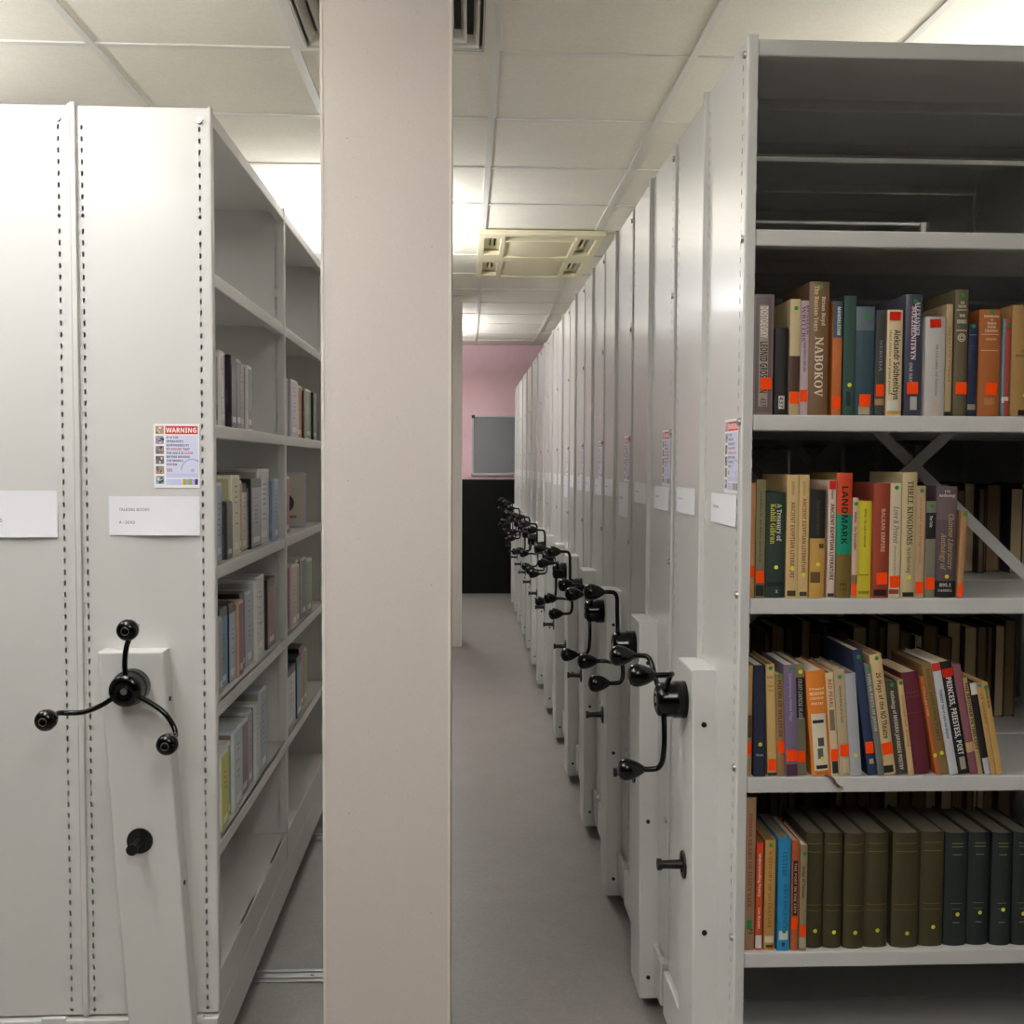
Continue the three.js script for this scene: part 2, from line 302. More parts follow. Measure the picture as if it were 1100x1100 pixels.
const marks = (seed) => (c) => { const r = rng(seed); let x = 44; const y = 92, end = 130 + r() * 50; while (x < end) { const l = 5 + r() * 7; c.fillRect(x, y - 11, 3, 13); c.fillRect(x, y - (r() < 0.5 ? 11 : 5), l, 3); x += l + 5; } };
const PAPER = {
  talking: paperTex((c) => { c.font = '19px sans-serif'; c.fillText('TALKING BOOKS', 46, 72); c.fillText('A - DEAD', 46, 134); }),
  ard: paperTex((c) => { c.font = '19px sans-serif'; c.fillText('TALKING BOOKS', 6, 64); c.fillText('DEAR - HARD', 62, 128); }),
  fiction: paperTex((c) => { c.font = 'bold 24px sans-serif'; c.fillText('FICTION', 38, 96); }),
  other: [11, 12, 13].map((s) => paperTex(marks(s))),
};
const uvPlate = (w, h, t = 0.0006, curl = 0) => {              // thin plate whose front carries the print; optional curl of the lower edge
  const g = new THREE.BoxGeometry(w, h, t, 8, 6, 1), p = g.attributes.position;
  for (let i = 0; i < p.count; i++) { const v = 0.5 - p.getY(i) / h, u = p.getX(i) / w; p.setZ(i, p.getZ(i) + t / 2 + curl * v * v * (0.6 + 0.5 * Math.sin(u * 5 + 1)) + 0.0006); }
  g.computeVertexNormals(); return g;
};
G.warn = uvPlate(0.101, 0.143, 0.0004);
G.paperA = uvPlate(0.201, 0.0875, 0.0004, 0.007);
G.paperB = uvPlate(0.205, 0.104, 0.0004, 0.006);
G.paperC = uvPlate(0.195, 0.110, 0.0004, 0.003);
G.paperD = uvPlate(0.2, 0.060, 0.0004, 0.003);

function makeRack({ name = 'mobile_shelving_rack', label, group, bays, levels, inset, turn, papers, warn = true, detail = true, row = true }) {
  const o = thing(name, label, 'shelving rack', group);
  const L = bays * BAY + PT;
  for (const s of [1, -1]) {                                  // the two units, back to back
    for (let b = 0; b <= bays; b++) {
      const p = part(b ? 'upright_panel' : 'end_panel', G.panel, M.steel, o); p.position.set(s * S / 2, 0, -b * BAY + (!b && s < 0 ? PROUD : 0));
      if (!b) { if (row) part('panel_bolts', G.bolts, M.bolt, p).userData.kind = 'stuff'; else part('panel_bolt', G.topBolt, M.bolt, p); }
    }
    for (let b = 0; b < bays; b++) for (const y of [TOP - 0.004, ...levels]) {
      const m = part('shelf', G.shelf, M.steel, o);
      m.position.set(s * (S - 0.003), y, -PT - b * BAY - (BAY - PT) / 2); if (s < 0) m.rotation.y = Math.PI;
    }
  }
  for (let b = 0; b < bays; b++) for (const d of [1, -1]) {
    const m = part('cross_brace', G.brace, M.steel, o); m.position.set(d * 0.002, 1.45, -PT - b * BAY - (BAY - PT) / 2); m.rotation.x = d * braceTilt;
  }
  part('seam_strip', rbox(0.011, TOP - PB + 0.004, 0.016, 0.002, 0.0065, (TOP + PB) / 2 + 0.002, 0.003), M.steel, o);
  // carriage
  part('carriage_base', merge([rbox(2 * S - 0.006, 0.11, L - 0.01, 0.004, 0, 0.123, -L / 2), rbox(2 * S - 0.004, 0.112, 0.022, 0.004, 0, 0.122, 0.002), box(2 * S - 0.008, 0.072, L - 0.03, 0, 0.208, -L / 2 - 0.01)]), M.steel, o);
  for (const sx of [-1, 1]) part('corner_bracket', rbox(0.055, 0.016, 0.012, 0.003, sx * 0.045 + (sx > 0 ? 0.2 : -0.02), 0.176, 0.008), M.steel, o);
  for (const sx of [-1, 1]) for (const z of [-0.25, -L + 0.25]) part('wheel', G.wheel, M.blackMatt, o).position.set(sx * 0.2, 0.04, z);
  // drive cover, hand wheel and lock
  const bx = S - inset - 0.071;
  const cover = part('drive_cover', G.cover, M.steel, o); cover.position.x = bx;
  for (const g of G.screwCaps) part('screw_cap', g, M.blackMatt, cover);
  const hw = new THREE.Group(); hw.name = 'hand_wheel'; hw.userData.label = 'glossy black three-armed hand wheel'; o.add(hw);
  hw.position.set(bx + (1.03 - 0.955) * LEAN, 0.955, 0.05);
  part('hub', G.hub, M.black, hw); part('hub_bolt', G.hubBolt, M.bolt, hw);
  for (let k = 0; k < 3; k++) {
    const a = turn + k * 2 * Math.PI / 3;
    const arm = part('arm', G.arm, M.black, hw); arm.rotation.z = a;
    const knob = part('knob', G.knob, M.black, hw); knob.rotation.z = a;
    if (detail) { const ring = part('knob_ring', G.knobRing, mat(0x6b6355, 0.4, { metalness: 0.6 }), hw); ring.rotation.z = a; }
  }
  const lk = new THREE.Group(); lk.name = 'lock_knob'; lk.userData.label = 'black round lock plate with pin'; o.add(lk); lk.position.set(bx + (1.03 - 0.606) * LEAN - 0.012, 0.606, 0.05);
  part('lock_plate', G.lockPlate, M.blackMatt, lk); part('lock_pin', G.lockPin, M.blackMatt, lk);
  // paper on the panels
  if (warn) part('warning_sticker', G.warn, warnMat, o, 'warning sticker with red heading').position.set(warn.x, warn.y, 0.0003);
  for (const [x, y, g, m] of papers) part('paper_label', g, m, o, 'white paper label').position.set(x, y, (x < 0 ? PROUD : 0) + 0.0003);
  return o;
}

// the rack of audiobooks, end panel towards the viewer
const LEFT_X = -0.5643, LEFT_Z = 2.33, LEVELS_L = [1.874, 1.534, 1.2125, 0.894, 0.568, 0.272];
const leftRack = makeRack({
  label: 'white double rack of audiobooks with a hand wheel, end panel facing the viewer', group: 'sliding shelving racks', bays: 3, levels: LEVELS_L, inset: 0.106, row: false, turn: 78 * Math.PI / 180,
  warn: { x: 0.2225, y: 1.4635 }, papers: [[0.172, 1.329, G.paperA, PAPER.talking], [-0.144, 1.3325, G.paperB, PAPER.ard]],
});
leftRack.position.set(LEFT_X - S, 0, -LEFT_Z);

// the long row of racks, end panels along the aisle
const ROW_X = 0.511, ROW_Z = 1.887, PITCH = 0.646, LEVELS_R = [1.884, 1.543, 1.199, 0.858, 0.519, 0.262];
const ORD = ['first', 'second', 'third', 'fourth', 'fifth', 'sixth', 'seventh', 'eighth', 'ninth', 'tenth', 'eleventh', 'twelfth', 'thirteenth', 'fourteenth', 'fifteenth', 'sixteenth', 'seventeenth', 'eighteenth', 'nineteenth', 'twentieth'];
const TURNS = [32, 88, 30, 84, 20, 92, 78, 96, 60, 88, 30, 75, 100, 50];
for (let k = 0; k < 14; k++) {
  const hasWarn = k < 6;
  const o = makeRack({
    label: k === 0 ? 'white open-sided rack holding the colourful books, nearest of the aisle row' : k === 13 ? 'white sliding rack at the far end of the aisle row' : `white sliding rack, ${ORD[k]} from the open bookshelf along the aisle`,
    group: 'sliding shelving racks', bays: k < 4 ? 2 : 1, levels: LEVELS_R, inset: 0.166, turn: TURNS[k] * Math.PI / 180, detail: k < 3,
    warn: hasWarn ? { x: S - 0.0705, y: 1.466 } : false,
    papers: [[0.18, k % 3 === 2 ? 1.335 : 1.362, k % 3 === 2 ? G.paperC : G.paperD, k ? PAPER.other[k % 3] : PAPER.fiction], [-0.17 + (k % 2) * 0.02, 1.366, G.paperD, PAPER.other[(k + 1) % 3]]],
  });
  o.rotation.y = -Math.PI / 2; o.position.set(ROW_X, 0, -(ROW_Z + S + k * PITCH));
}

// ---------------------------------------------------------------- books on the near rack of the row
// [left edge mm, thickness mm, height mm, lean deg, colour, description, print]; print: b bands, t texts, g/y dots, o/r tags (fractions of the height from the top)
const T = (s, y0, y1, color, size = 0.55, off = 0.5, font = 'sans-serif') => [s, y0, y1, color, size, off, font];
const SHELVES = [
  { key: 'top book shelf', y: LEVELS_R[1], dx: 0, books: [
    [533, 39, 225, 0, '#85736f', 'taupe hardback with white and black capitals down its spine', { b: [[0.02, 0.98, '#6f6062', 0.12, 0.88], [0.09, 0.93, '#a89a8d', 0.28, 0.72]], t: [T('DOSTOEVSKY', 0.10, 0.36, '#e9e0d4', 0.5), T('LEONID GROSSMAN', 0.39, 0.82, '#26221f', 0.5), T('437', 0.86, 0.93, '#55504a', 0.4)], o: 0.74, gloss: 1 }],
    [575, 25, 164, 0, '#1d1a1a', 'short black hardback with a pale call label at its foot', { b: [[0.78, 0.93, '#cfcbc2', 0.3, 0.75]], t: [T('437', 0.79, 0.92, '#333', 0.4)] }],
    [602, 20, 217, 0, '#cdb98f', 'cream book with brown photograph over its lower spine', { b: [[0.49, 0.80, '#4c352c', 0, 1], [0.80, 1, '#b9a27c', 0, 1]], g: 0.08, o: 0.85, gloss: 1 }],
    [623, 16, 215, 0, '#bda9ad', 'pale lilac book with purple capitals', { t: [T('WRITERS', 0.05, 0.36, '#6d2a66', 0.55, 0.35, 'serif'), T('RUSSIAN', 0.04, 0.3, '#6d2a66', 0.4, 0.8, 'serif'), T('NINETEENTH CENTURY', 0.36, 0.62, '#3b2a35', 0.38)], o: 0.83 }],
    [639, 38, 250, 0, '#77593f', 'tallest brown biography with large cream serif capitals', { t: [T('The Russian Years', 0.03, 0.37, '#d9c089', 0.3, 0.34, 'serif'), T('Brian Boyd', 0.11, 0.33, '#e8dcc2', 0.26, 0.7, 'serif'), T('NABOKOV', 0.41, 0.86, '#eadfc4', 0.56, 0.5, 'serif')], g: 0.04, gloss: 1 }],
    [683, 18, 214, 0, '#b4632c', 'slim orange book with slate blue top', { b: [[0, 0.32, '#3c4c58', 0, 1]], t: [T('MANDELSTAM', 0.05, 0.3, '#e4e4e0', 0.5, 0.6)], o: 0.89 }],
    [703, 23, 224, 0, '#2c4a41', 'plain dark green cloth book with a yellow dot', { b: [[0.80, 0.92, '#18241f', 0.3, 0.66]], y: 0.745 }],
    [728, 36, 205, 0, '#3f5560', 'slate teal book in shiny plastic film', { b: [[0, 0.22, '#66737a', 0, 1], [0.91, 0.99, '#b3a58a', 0.2, 0.8]], g: 0.09, o: 0.86, gloss: 2 }],
    [765, 18, 198, 0, '#3a3b3b', 'slim charcoal book with a tan block low down', { b: [[0.84, 0.90, '#a58352', 0, 1]], t: [T('NERUDA', 0.28, 0.58, '#8f918c', 0.45, 0.55, 'serif')], o: 0.76 }],
    [786, 30, 199, 0, '#d8c29b', 'cream book with heavy black lettering and red sticker', { b: [[0.86, 0.95, '#d5d2cc', 0.1, 0.75], [0.955, 0.985, '#c99a3a', 0.05, 0.95]], t: [T('Aleksandr Solzhenitsyn', 0.19, 0.85, '#17120e', 0.56, 0.62), T('short stories and prose poems', 0.19, 0.8, '#776350', 0.2, 0.22)], r: 0.06 }],
    [822, 33, 229, 0, '#474a5a', 'slate violet hardback with outlined white capitals', { b: [[0.84, 0.95, '#bdbab3', 0.35, 0.75]], t: [T('ALEXANDER', 0.06, 0.34, '#e9e7ea', 0.44, 0.66, 'serif'), T('SOLZHENITSYN', 0.10, 0.54, '#c65b66', 0.36, 0.42, 'serif'), T('SOLZHENITSYN', 0.10, 0.54, '#f0eef0', 0.36, 0.47, 'serif'), T('ONE DAY', 0.56, 0.72, '#b9bac6', 0.25, 0.35)], g: 0.06, o: 0.77, gloss: 2 }],
    [859, 38, 187, 0, '#c3bfbb', 'light grey book in glossy film with red sticker', { b: [[0.85, 0.97, '#c9b8a2', 0.38, 0.65]], t: [T('THE LOVE GIRL', 0.28, 0.5, '#86807a', 0.16, 0.55), T('AND THE INNOCENT', 0.46, 0.8, '#86807a', 0.16, 0.55)], r: 0.07, gloss: 2 }],
    [899, 13, 211, 0, '#b39d76', 'thin straw coloured book beside the olive volume', { t: [T('SELECTED POEMS', 0.2, 0.7, '#8f6a4a', 0.4)], b: [[0.96, 1, '#1f1f1d', 0, 1]] }],
    [914, 26, 238, 0, '#5c5139', 'tall olive brown hardback with white cross lettering and wreath', { t: [T('LEO', 0.09, 0.12, '#e8e2d2', 0.3, 0.5, 'h'), T('TOLSTOY', 0.12, 0.15, '#e8e2d2', 0.6, 0.5, 'h'), T('WAR', 0.19, 0.225, '#e8e2d2', 0.4, 0.5, 'h'), T('STORIES', 0.235, 0.275, '#e8e2d2', 0.7, 0.5, 'h')], ring: 0.38, o: 0.78, g: 0.045, lines: [[0.16, '#d7cfb6'], [0.32, '#d7cfb6']] }],
    [942, 17, 175, 0, '#1f2a45', 'short navy book with a beige label', { b: [[0.87, 0.93, '#9b9078', 0.05, 0.95]], g: 0.03, lines: [[0.12, '#8fa0c0'], [0.24, '#3a4c78'], [0.27, '#3a4c78']] }],
    [963, 42, 202, 0, '#a65f2b', 'thick rust brown hardback with cream cross lettering', { t: [T('Introduction', 0.05, 0.08, '#f0dfc4', 0.7, 0.55, 'h'), T('to', 0.085, 0.11, '#f0dfc4', 0.15, 0.55, 'h'), T('Modern', 0.11, 0.145, '#f0dfc4', 0.42, 0.55, 'h'), T('Polish', 0.145, 0.18, '#f0dfc4', 0.38, 0.55, 'h'), T('Literature', 0.18, 0.215, '#f0dfc4', 0.6, 0.55, 'h'), T('anthology of prose', 0.26, 0.29, '#e0c49c', 0.5, 0.55, 'h')], lines: [[0.23, '#e0c49c'], [0.38, '#e0c49c']], b: [[0.83, 0.89, '#b07a4d', 0.3, 0.75]], g: 0.03, o: 0.74 }],
    [1008, 6, 185, 0, '#747f86', 'very thin grey blue pamphlet', { b: [[0.8, 0.86, '#d5d5d5', 0, 1]] }],
    [1015, 9, 187, 0, '#b8453a', 'thin red booklet next to the grey pamphlet', { b: [[0.8, 0.84, '#d5d5d5', 0, 1]], g: 0.07 }],
    [1025, 47, 211, 0, '#a37f4c', 'thick tan hardback cut by the picture edge', { t: [T('THE', 0.40, 0.43, '#3a2c1c', 0.3, 0.5, 'h'), T('HERITAGE', 0.44, 0.47, '#3a2c1c', 0.75, 0.5, 'h')], b: [[0.94, 0.99, '#1d1a17', 0.3, 0.9]], y: 0.81, gloss: 1 }],
  ] },
  { key: 'second book shelf', y: LEVELS_R[2], dx: 1, books: [
    [531, 11, 218, 0, '#c08a5a', 'thin orange tan paperback against the end panel', { o: 0.77 }],
    [542, 18, 225, 0, '#77714f', 'olive grey book with a black foot label', { b: [[0.89, 0.98, '#1c1c1a', 0.05, 0.9]], t: [T('modern arabic poetry', 0.1, 0.7, '#4b4734', 0.35)], o: 0.82 }],
    [562, 37, 201, 0, '#26382f', 'dark green book with yellow and white lettering', { t: [T('A Treasury of', 0.11, 0.46, '#e9e6d4', 0.34, 0.68, 'serif'), T('Kahlil Gibran', 0.11, 0.49, '#d9cf35', 0.36, 0.36, 'serif'), T('X', 0.92, 0.96, '#d8d8cc', 0.3, 0.6, 'h')], b: [[0.85, 0.89, '#121a16', 0.1, 0.95]], y: 0.71 }],
    [601, 23, 234, 0, '#cdb07a', 'first of two tall tan books with brown capitals', { t: [T('ANCIENT EGYPTIAN LITERATURE', 0.22, 0.84, '#7c4a2c', 0.5, 0.52), T('Lichtheim', 0.05, 0.17, '#96734a', 0.35)], b: [[0.94, 0.985, '#4d3b22', 0.15, 0.85]], y: 0.76 }],
    [624, 20, 234, 0, '#ccae76', 'second of two tall tan books with brown capitals', { t: [T('ANCIENT EGYPTIAN LITERATURE', 0.19, 0.8, '#7c4a2c', 0.5, 0.52), T('Lichtheim', 0.05, 0.17, '#96734a', 0.35)], b: [[0.95, 0.985, '#3d3322', 0.2, 0.9]], y: 0.81 }],
    [646, 30, 206, 0, '#be9448', 'ochre illustrated book with black upper spine', { b: [[0, 0.45, '#1b1916', 0, 1], [0.76, 0.86, '#5c4320', 0.1, 0.7], [0.5, 0.54, '#4a3418', 0.6, 0.9]], t: [T('Poems from the Hebrew', 0.1, 0.42, '#56482c', 0.3, 0.5, 'serif')], y: 0.69 }],
    [680, 15, 224, 0, '#d8bfae', 'slim pinkish cream book with bold black capitals', { t: [T('ANCIENT EGYPTIAN LITERATURE', 0.2, 0.85, '#1e1714', 0.62), T('Simpson', 0.08, 0.16, '#45352c', 0.4)], b: [[0.96, 0.99, '#2a2a2a', 0.1, 0.9]], r: 0.04 }],
    [696, 30, 238, 0, '#77602f', 'red, green and olive banded book with big black capitals', { b: [[0, 0.33, '#cf4a2a', 0, 1], [0.33, 0.65, '#1a9070', 0, 1]], t: [T('LANDMARK', 0.10, 0.57, '#17130d', 0.55), T('895', 0.875, 0.91, '#231a0c', 0.7, 0.5, 'h'), T('1 KE', 0.915, 0.945, '#2b2010', 0.5, 0.5, 'h')], gloss: 1 }],
    [727, 11, 191, 0, '#cfae9a', 'thin pinkish beige paperback with a green dot', { t: [T('Walker - The Storyteller', 0.14, 0.52, '#352c28', 0.55)], b: [[0.77, 0.86, '#8a6248', 0, 1]], g: 0.06, o: 0.92 }],
    [739, 27, 185, 0, '#d2c22f', 'bright yellow paperback', { t: [T('Selinko  The Land of tomorrow', 0.08, 0.48, '#5a5212', 0.25)], b: [[0.76, 0.77, '#6b6320', 0.1, 0.8], [0.93, 0.96, '#8d842c', 0.1, 0.9]] }],
    [766, 32, 219, 0, '#95402f', 'brick red book with pale capitals down its spine', { t: [T('BALKAN EMPIRE', 0.22, 0.6, '#d9b79a', 0.34, 0.56)], b: [[0.925, 0.98, '#241a18', 0.1, 0.85]], o: 0.83, gloss: 1 }],
    [798, 22, 219, 0, '#d6c5a6', 'cream book with handwritten style title', { t: [T('Love & Protest', 0.2, 0.52, '#2d251e', 0.62, 0.55, 'italic serif'), T('chinese poems from the sixth century', 0.54, 0.82, '#7c6a55', 0.22)], b: [[0.925, 0.965, '#8a3a30', 0.05, 0.9]], g: 0.04, o: 0.86 }],
    [821, 29, 240, 0, '#bba981', 'tallest khaki cream book with quaint black capitals', { t: [T('THREE KINGDOMS', 0.07, 0.58, '#2e2718', 0.52, 0.52, 'serif'), T('by Lo Kuan-chung', 0.6, 0.8, '#4d432c', 0.34)], b: [[0.955, 0.99, '#17160f', 0.15, 0.9]], y: 0.835 }],
    [850, 18, 214, 0, '#bd9d7b', 'pinkish tan book with small green square', { t: [T('the plays and fragments', 0.1, 0.7, '#a2714f', 0.3)], g: 0.045, o: 0.91 }],
    [868, 20, 185, 0, '#7d7866', 'grey book with black title block', { b: [[0.12, 0.39, '#141312', 0, 1]], t: [T('The Tale', 0.15, 0.27, '#d8d4ca', 0.4, 0.5)], g: 0.05, o: 0.85 }],
    [889, 41, 213, 0, '#5a4a52', 'wide plum brown book with gold script and black foot', { b: [[0.85, 1, '#110f10', 0, 1], [0.1, 0.3, '#6d5a5c', 0.05, 0.95]], t: [T('LIU', 0.03, 0.06, '#dcd6cc', 0.4, 0.5, 'h'), T('Anthology', 0.065, 0.1, '#dcd6cc', 0.8, 0.5, 'h'), T('Anthology of', 0.42, 0.74, '#c7ae62', 0.3, 0.36, 'italic serif'), T('Chinese Literature', 0.24, 0.74, '#c7ae62', 0.34, 0.7, 'italic serif'), T('895.1', 0.865, 0.91, '#e8e6dc', 0.7, 0.5, 'h'), T('CASSELL', 0.92, 0.95, '#e8e6dc', 0.7, 0.5, 'h')], y: 0.81 }],
    [931, 12, 167, -2, '#a67c55', 'thin tan book at the end of the row, slightly tilted', { g: 0.045, o: 0.92 }],
  ] },
  { key: 'third book shelf', y: LEVELS_R[3], dx: 6, books: [
    [527, 10, 214, 0, '#a98a5c', 'thin tan paperback with black marks against the end panel', { b: [[0.45, 0.65, '#5d4a2c', 0.1, 0.9]], o: 0.75 }],
    [538, 24, 215, 0.8, '#20253a', 'dark navy hardback with a yellow dot', { y: 0.71, t: [T('Wen', 0.79, 0.82, '#c9cad0', 0.6, 0.5, 'h')] }],
    [564, 18, 216, 2.3, '#cdab6c', 'straw yellow book with dark stamped lines', { t: [T('Anthology', 0.1, 0.13, '#6f542a', 0.7, 0.5, 'h'), T('of', 0.15, 0.17, '#6f542a', 0.2, 0.5, 'h'), T('Chinese', 0.18, 0.21, '#6f542a', 0.6, 0.5, 'h'), T('Verse', 0.22, 0.25, '#6f542a', 0.5, 0.5, 'h')], g: 0.035, o: 0.9, b: [[0.97, 1, '#2e3326', 0, 1]] }],
    [583, 16, 197, 2.5, '#93714b', 'brown tan book with dark mottled title', { t: [T('POEMS OF SOLITUDE', 0.05, 0.62, '#3b2a1a', 0.6, 0.5, 'serif')], g: 0.02, o: 0.71 }],
    [602, 24, 216, 3.7, '#766583', 'mauve hardback with a maroon foot', { t: [T('Contemporary Chinese Plays', 0.08, 0.5, '#a99cb4', 0.32)], b: [[0.89, 0.99, '#4d2438', 0.05, 0.95]], g: 0.035, o: 0.81 }],
    [628, 19, 216, 4.2, '#767059', 'black and khaki book with white italic title', { b: [[0, 0.12, '#8b8050', 0, 1], [0.12, 0.48, '#15130f', 0, 1]], t: [T('EIGHT CHINESE PLAYS', 0.13, 0.49, '#e4e0d4', 0.52, 0.5, 'italic serif')], y: 0.07, o: 0.83 }],
    [647, 39, 204, 4.5, '#dc7f26', 'bright orange book with black and cream illustration', { b: [[0.41, 0.95, '#ded4be', 0.14, 0.86], [0.47, 0.5, '#1f1b17', 0.2, 0.75], [0.64, 0.72, '#4b453c', 0.4, 0.7], [0.74, 0.84, '#5d564a', 0.35, 0.62], [0.9, 0.935, '#221d18', 0.24, 0.8]], t: [T('A Treasury of', 0.16, 0.19, '#f6e3bf', 0.75, 0.5, 'h'), T('MODERN', 0.2, 0.24, '#f6e3bf', 0.75, 0.5, 'h'), T('CHINESE', 0.25, 0.28, '#f6e3bf', 0.75, 0.5, 'h'), T('POETRY', 0.3, 0.33, '#f6e3bf', 0.75, 0.5, 'h'), T('PENGUIN', 0.965, 0.99, '#3a1f0a', 0.6, 0.5, 'h')], y: 0.84 }],
    [688, 16, 200, 5.2, '#d6c09a', 'slim cream book with red lettering', { t: [T('RED PEARL', 0.06, 0.34, '#b2473c', 0.6)], b: [[0.36, 0.56, '#7d6a52', 0.2, 0.8], [0.86, 0.98, '#1f1f22', 0.15, 0.85]], o: 0.8 }],
    [705, 21, 206, 5.8, '#b4a07f', 'beige book with small dark lettering', { t: [T('Selected Stories of Lu Hsun', 0.15, 0.5, '#4f4434', 0.28)], b: [[0.84, 0.97, '#c3b391', 0.3, 0.9]], g: 0.07, o: 0.76 }],
    [728, 22, 199, 6.8, '#a6a8ae', 'pale silver grey leaning book', { y: 0.8 }],
    [761, 19, 246, 8.5, '#253454', 'tall leaning dark blue hardback', { b: [[0.87, 0.91, '#b5aa8c', 0.3, 0.75]], g: 0.06, o: 0.78 }],
    [782, 13, 218, 8.6, '#6f706a', 'slim grey book leaning beside the tall blue one', { t: [T('TWELVE POETS OF JAPAN', 0.08, 0.6, '#bdbdb2', 0.6)], g: 0.05 }],
    [797, 25, 236, 9, '#d2b684', 'leaning cream book with quirky dark title', { t: [T('20 Plays of the', 0.15, 0.46, '#33281b', 0.5, 0.5), T('NO Theatre', 0.47, 0.7, '#33281b', 0.62, 0.5)], b: [[0.92, 0.98, '#1f1b15', 0.05, 0.8]], g: 0.035, o: 0.78 }],
    [825, 24, 183, 9.6, '#3f3930', 'dark brown leaning paperback with white capitals', { t: [T('Anthology of', 0.1, 0.35, '#cfc6b2', 0.4), T('MODERN JAPANESE POETRY', 0.36, 0.95, '#cfc6b2', 0.42)], g: 0.04 }],
    [850, 11, 187, 10.1, '#c9a877', 'thin leaning tan book with a green tip', { t: [T('Winds of Sand', 0.15, 0.7, '#9b6a3e', 0.4)], g: 0.03 }],
    [863, 35, 200, 10, '#642030', 'thick maroon leaning hardback', { lines: [[0.2, '#7e4032'], [0.24, '#7e4032'], [0.4, '#7e4032']] }],
    [898, 8, 194, 11, '#b8602a', 'thin rust orange leaning book', { y: 0.8, t: [T('COLLECTED', 0.1, 0.4, '#e0b684', 0.5)] }],
    [907, 19, 219, 11, '#82683a', 'olive gold leaning book with faded lettering', { t: [T('MODERN VERSE FROM TURKEY', 0.05, 0.7, '#5a4320', 0.5, 0.5, 'serif')], y: 0.81 }],
    [927, 17, 221, 11.7, '#c8c9cd', 'white leaning book with a red cap', { b: [[0, 0.075, '#c73a28', 0, 1]], t: [T('TURKEY', 0.24, 0.36, '#33476f', 0.5), T('Tale of Leyla and Mejnun', 0.37, 0.68, '#33476f', 0.42)] }],
    [945, 25, 223, 11.3, '#161415', 'black leaning book with big white hand lettering', { t: [T('PRINCESS, PRIESTESS, POET', 0.14, 0.83, '#efece4', 0.62)], b: [[0.85, 0.96, '#a99f90', 0.3, 0.75]], r: 0.1 }],
    [970, 17, 216, 12.2, '#85505a', 'dusty rose leaning book with a tan block', { b: [[0.71, 0.8, '#c2a06c', 0, 1]] }],
    [988, 10, 191, 12, '#b39a66', 'thin black and tan patterned leaning book', { t: [T('THE BROTHER IN THIS CITY', 0.05, 0.75, '#1f1a12', 0.8)] }],
    [999, 13, 182, 12, '#171513', 'thin black leaning booklet with white ends', { b: [[0, 0.13, '#d2cec4', 0, 1], [0.82, 1, '#bdbfc6', 0, 1]] }],
    [1016, 12, 182, 12.9, '#bd9657', 'first of two thin ochre leaning booklets', { b: [[0.01, 0.05, '#4d82a4', 0.2, 0.8]], t: [T('LE VERGER', 0.12, 0.45, '#7a5428', 0.4)] }],
    [1029, 12, 182, 12.9, '#c09a5c', 'last ochre leaning booklet with black capitals', { t: [T('MOON ALEX', 0.06, 0.28, '#2a2014', 0.6)], g: 0.05 }],
  ] },
  { key: 'lowest book shelf', y: LEVELS_R[4], dx: 8, books: [
    [525, 21, 299, 0, '#a07c5c', 'very tall brown book with red title reading downwards', { t: [T('1000000 YEARS OF DAILY LIFE', 0.1, 0.72, '#7d3a2c', 0.42, 0.5, 'serif'), T('2', 0.85, 0.9, '#3a2a20', 0.4, 0.7, 'h')], b: [[0.8, 0.86, '#2f8a4a', 0.25, 0.75]] }],
    [548, 13, 211, 0, '#cf4f26', 'slim orange red book with white foot', { b: [[0, 0.08, '#e23a1a', 0, 1], [0.86, 0.98, '#d5cec6', 0, 1]], t: [T('Understanding Poetry', 0.1, 0.5, '#f0d9c2', 0.5), T('Lee Brown', 0.6, 0.8, '#f0d9c2', 0.45)] }],
    [564, 21, 217, 0, '#b88a48', 'ochre paperback with cream foot label', { t: [T('A HISTORY OF LITERATURE', 0.1, 0.8, '#8d6020', 0.4)], b: [[0.87, 0.93, '#d8cbb0', 0.1, 0.9], [0.95, 0.975, '#3a2c1a', 0.2, 0.85]], g: 0.05 }],
    [589, 24, 221, 0, '#2287b8', 'bright blue paperback', { t: [T('CULTURE', 0.12, 0.34, '#134a68', 0.5, 0.5, 'serif'), T('HEBREW-MOSLEM POETRY', 0.4, 0.82, '#134a68', 0.42, 0.6, 'serif')], b: [[0.82, 0.9, '#cfd6d2', 0.15, 0.85], [0.92, 0.96, '#333844', 0.38, 0.62]], g: 0.825 }],
    [615, 15, 216, 0, '#b15a30', 'rust red book with black title panel', { b: [[0.18, 0.68, '#1c1412', 0.2, 0.8]], t: [T('THE POET IN THE CITY', 0.2, 0.66, '#c9b49a', 0.4)], o: 0.75 }],
    [631, 14, 208, 0, '#8f7d5d', 'narrow grey tan book before the matching olive set', { t: [T('Songs of Passion', 0.2, 0.5, '#2c2418', 0.5)], b: [[0.86, 0.97, '#b0a588', 0, 1]], g: 0.08, o: 0.81 }],
    ...[[646, 35], [682, 36], [720, 40], [761, 47], [815, 53], [871, 47]].map(([x, w], i) => [x, w, 227, 0, '#3d371c', `${ORD[i]} volume of the matching olive cloth set`, { lines: [[0.09, '#7a6c34'], [0.16, '#7a6c34'], [0.62, '#74602c'], [0.67, '#74602c']], y: 0.85 + [0, 0.01, 0.01, 0, 0.025, -0.02][i], cloth: 1 }]),
    ...[[920, 45], [967, 42], [1012, 40], [1054, 37]].map(([x, w], i) => [x, w, 224, 0, '#1a2422', `${ORD[i]} volume of the matching dark bottle green set`, { lines: [[0.09, '#9a8a48', 0.5], [0.12, '#9a8a48', 0.5], [0.19, '#9a8a48', 0.4], [0.62, '#77704a', 0.5], [0.67, '#77704a', 0.4], [0.79, '#8f9690', 0.3]], y: 0.71 + [0.01, 0, -0.03, 0.01][i], cloth: 1 }]),
  ] },
];
const PX = 3000;                                              // atlas pixels per metre of spine
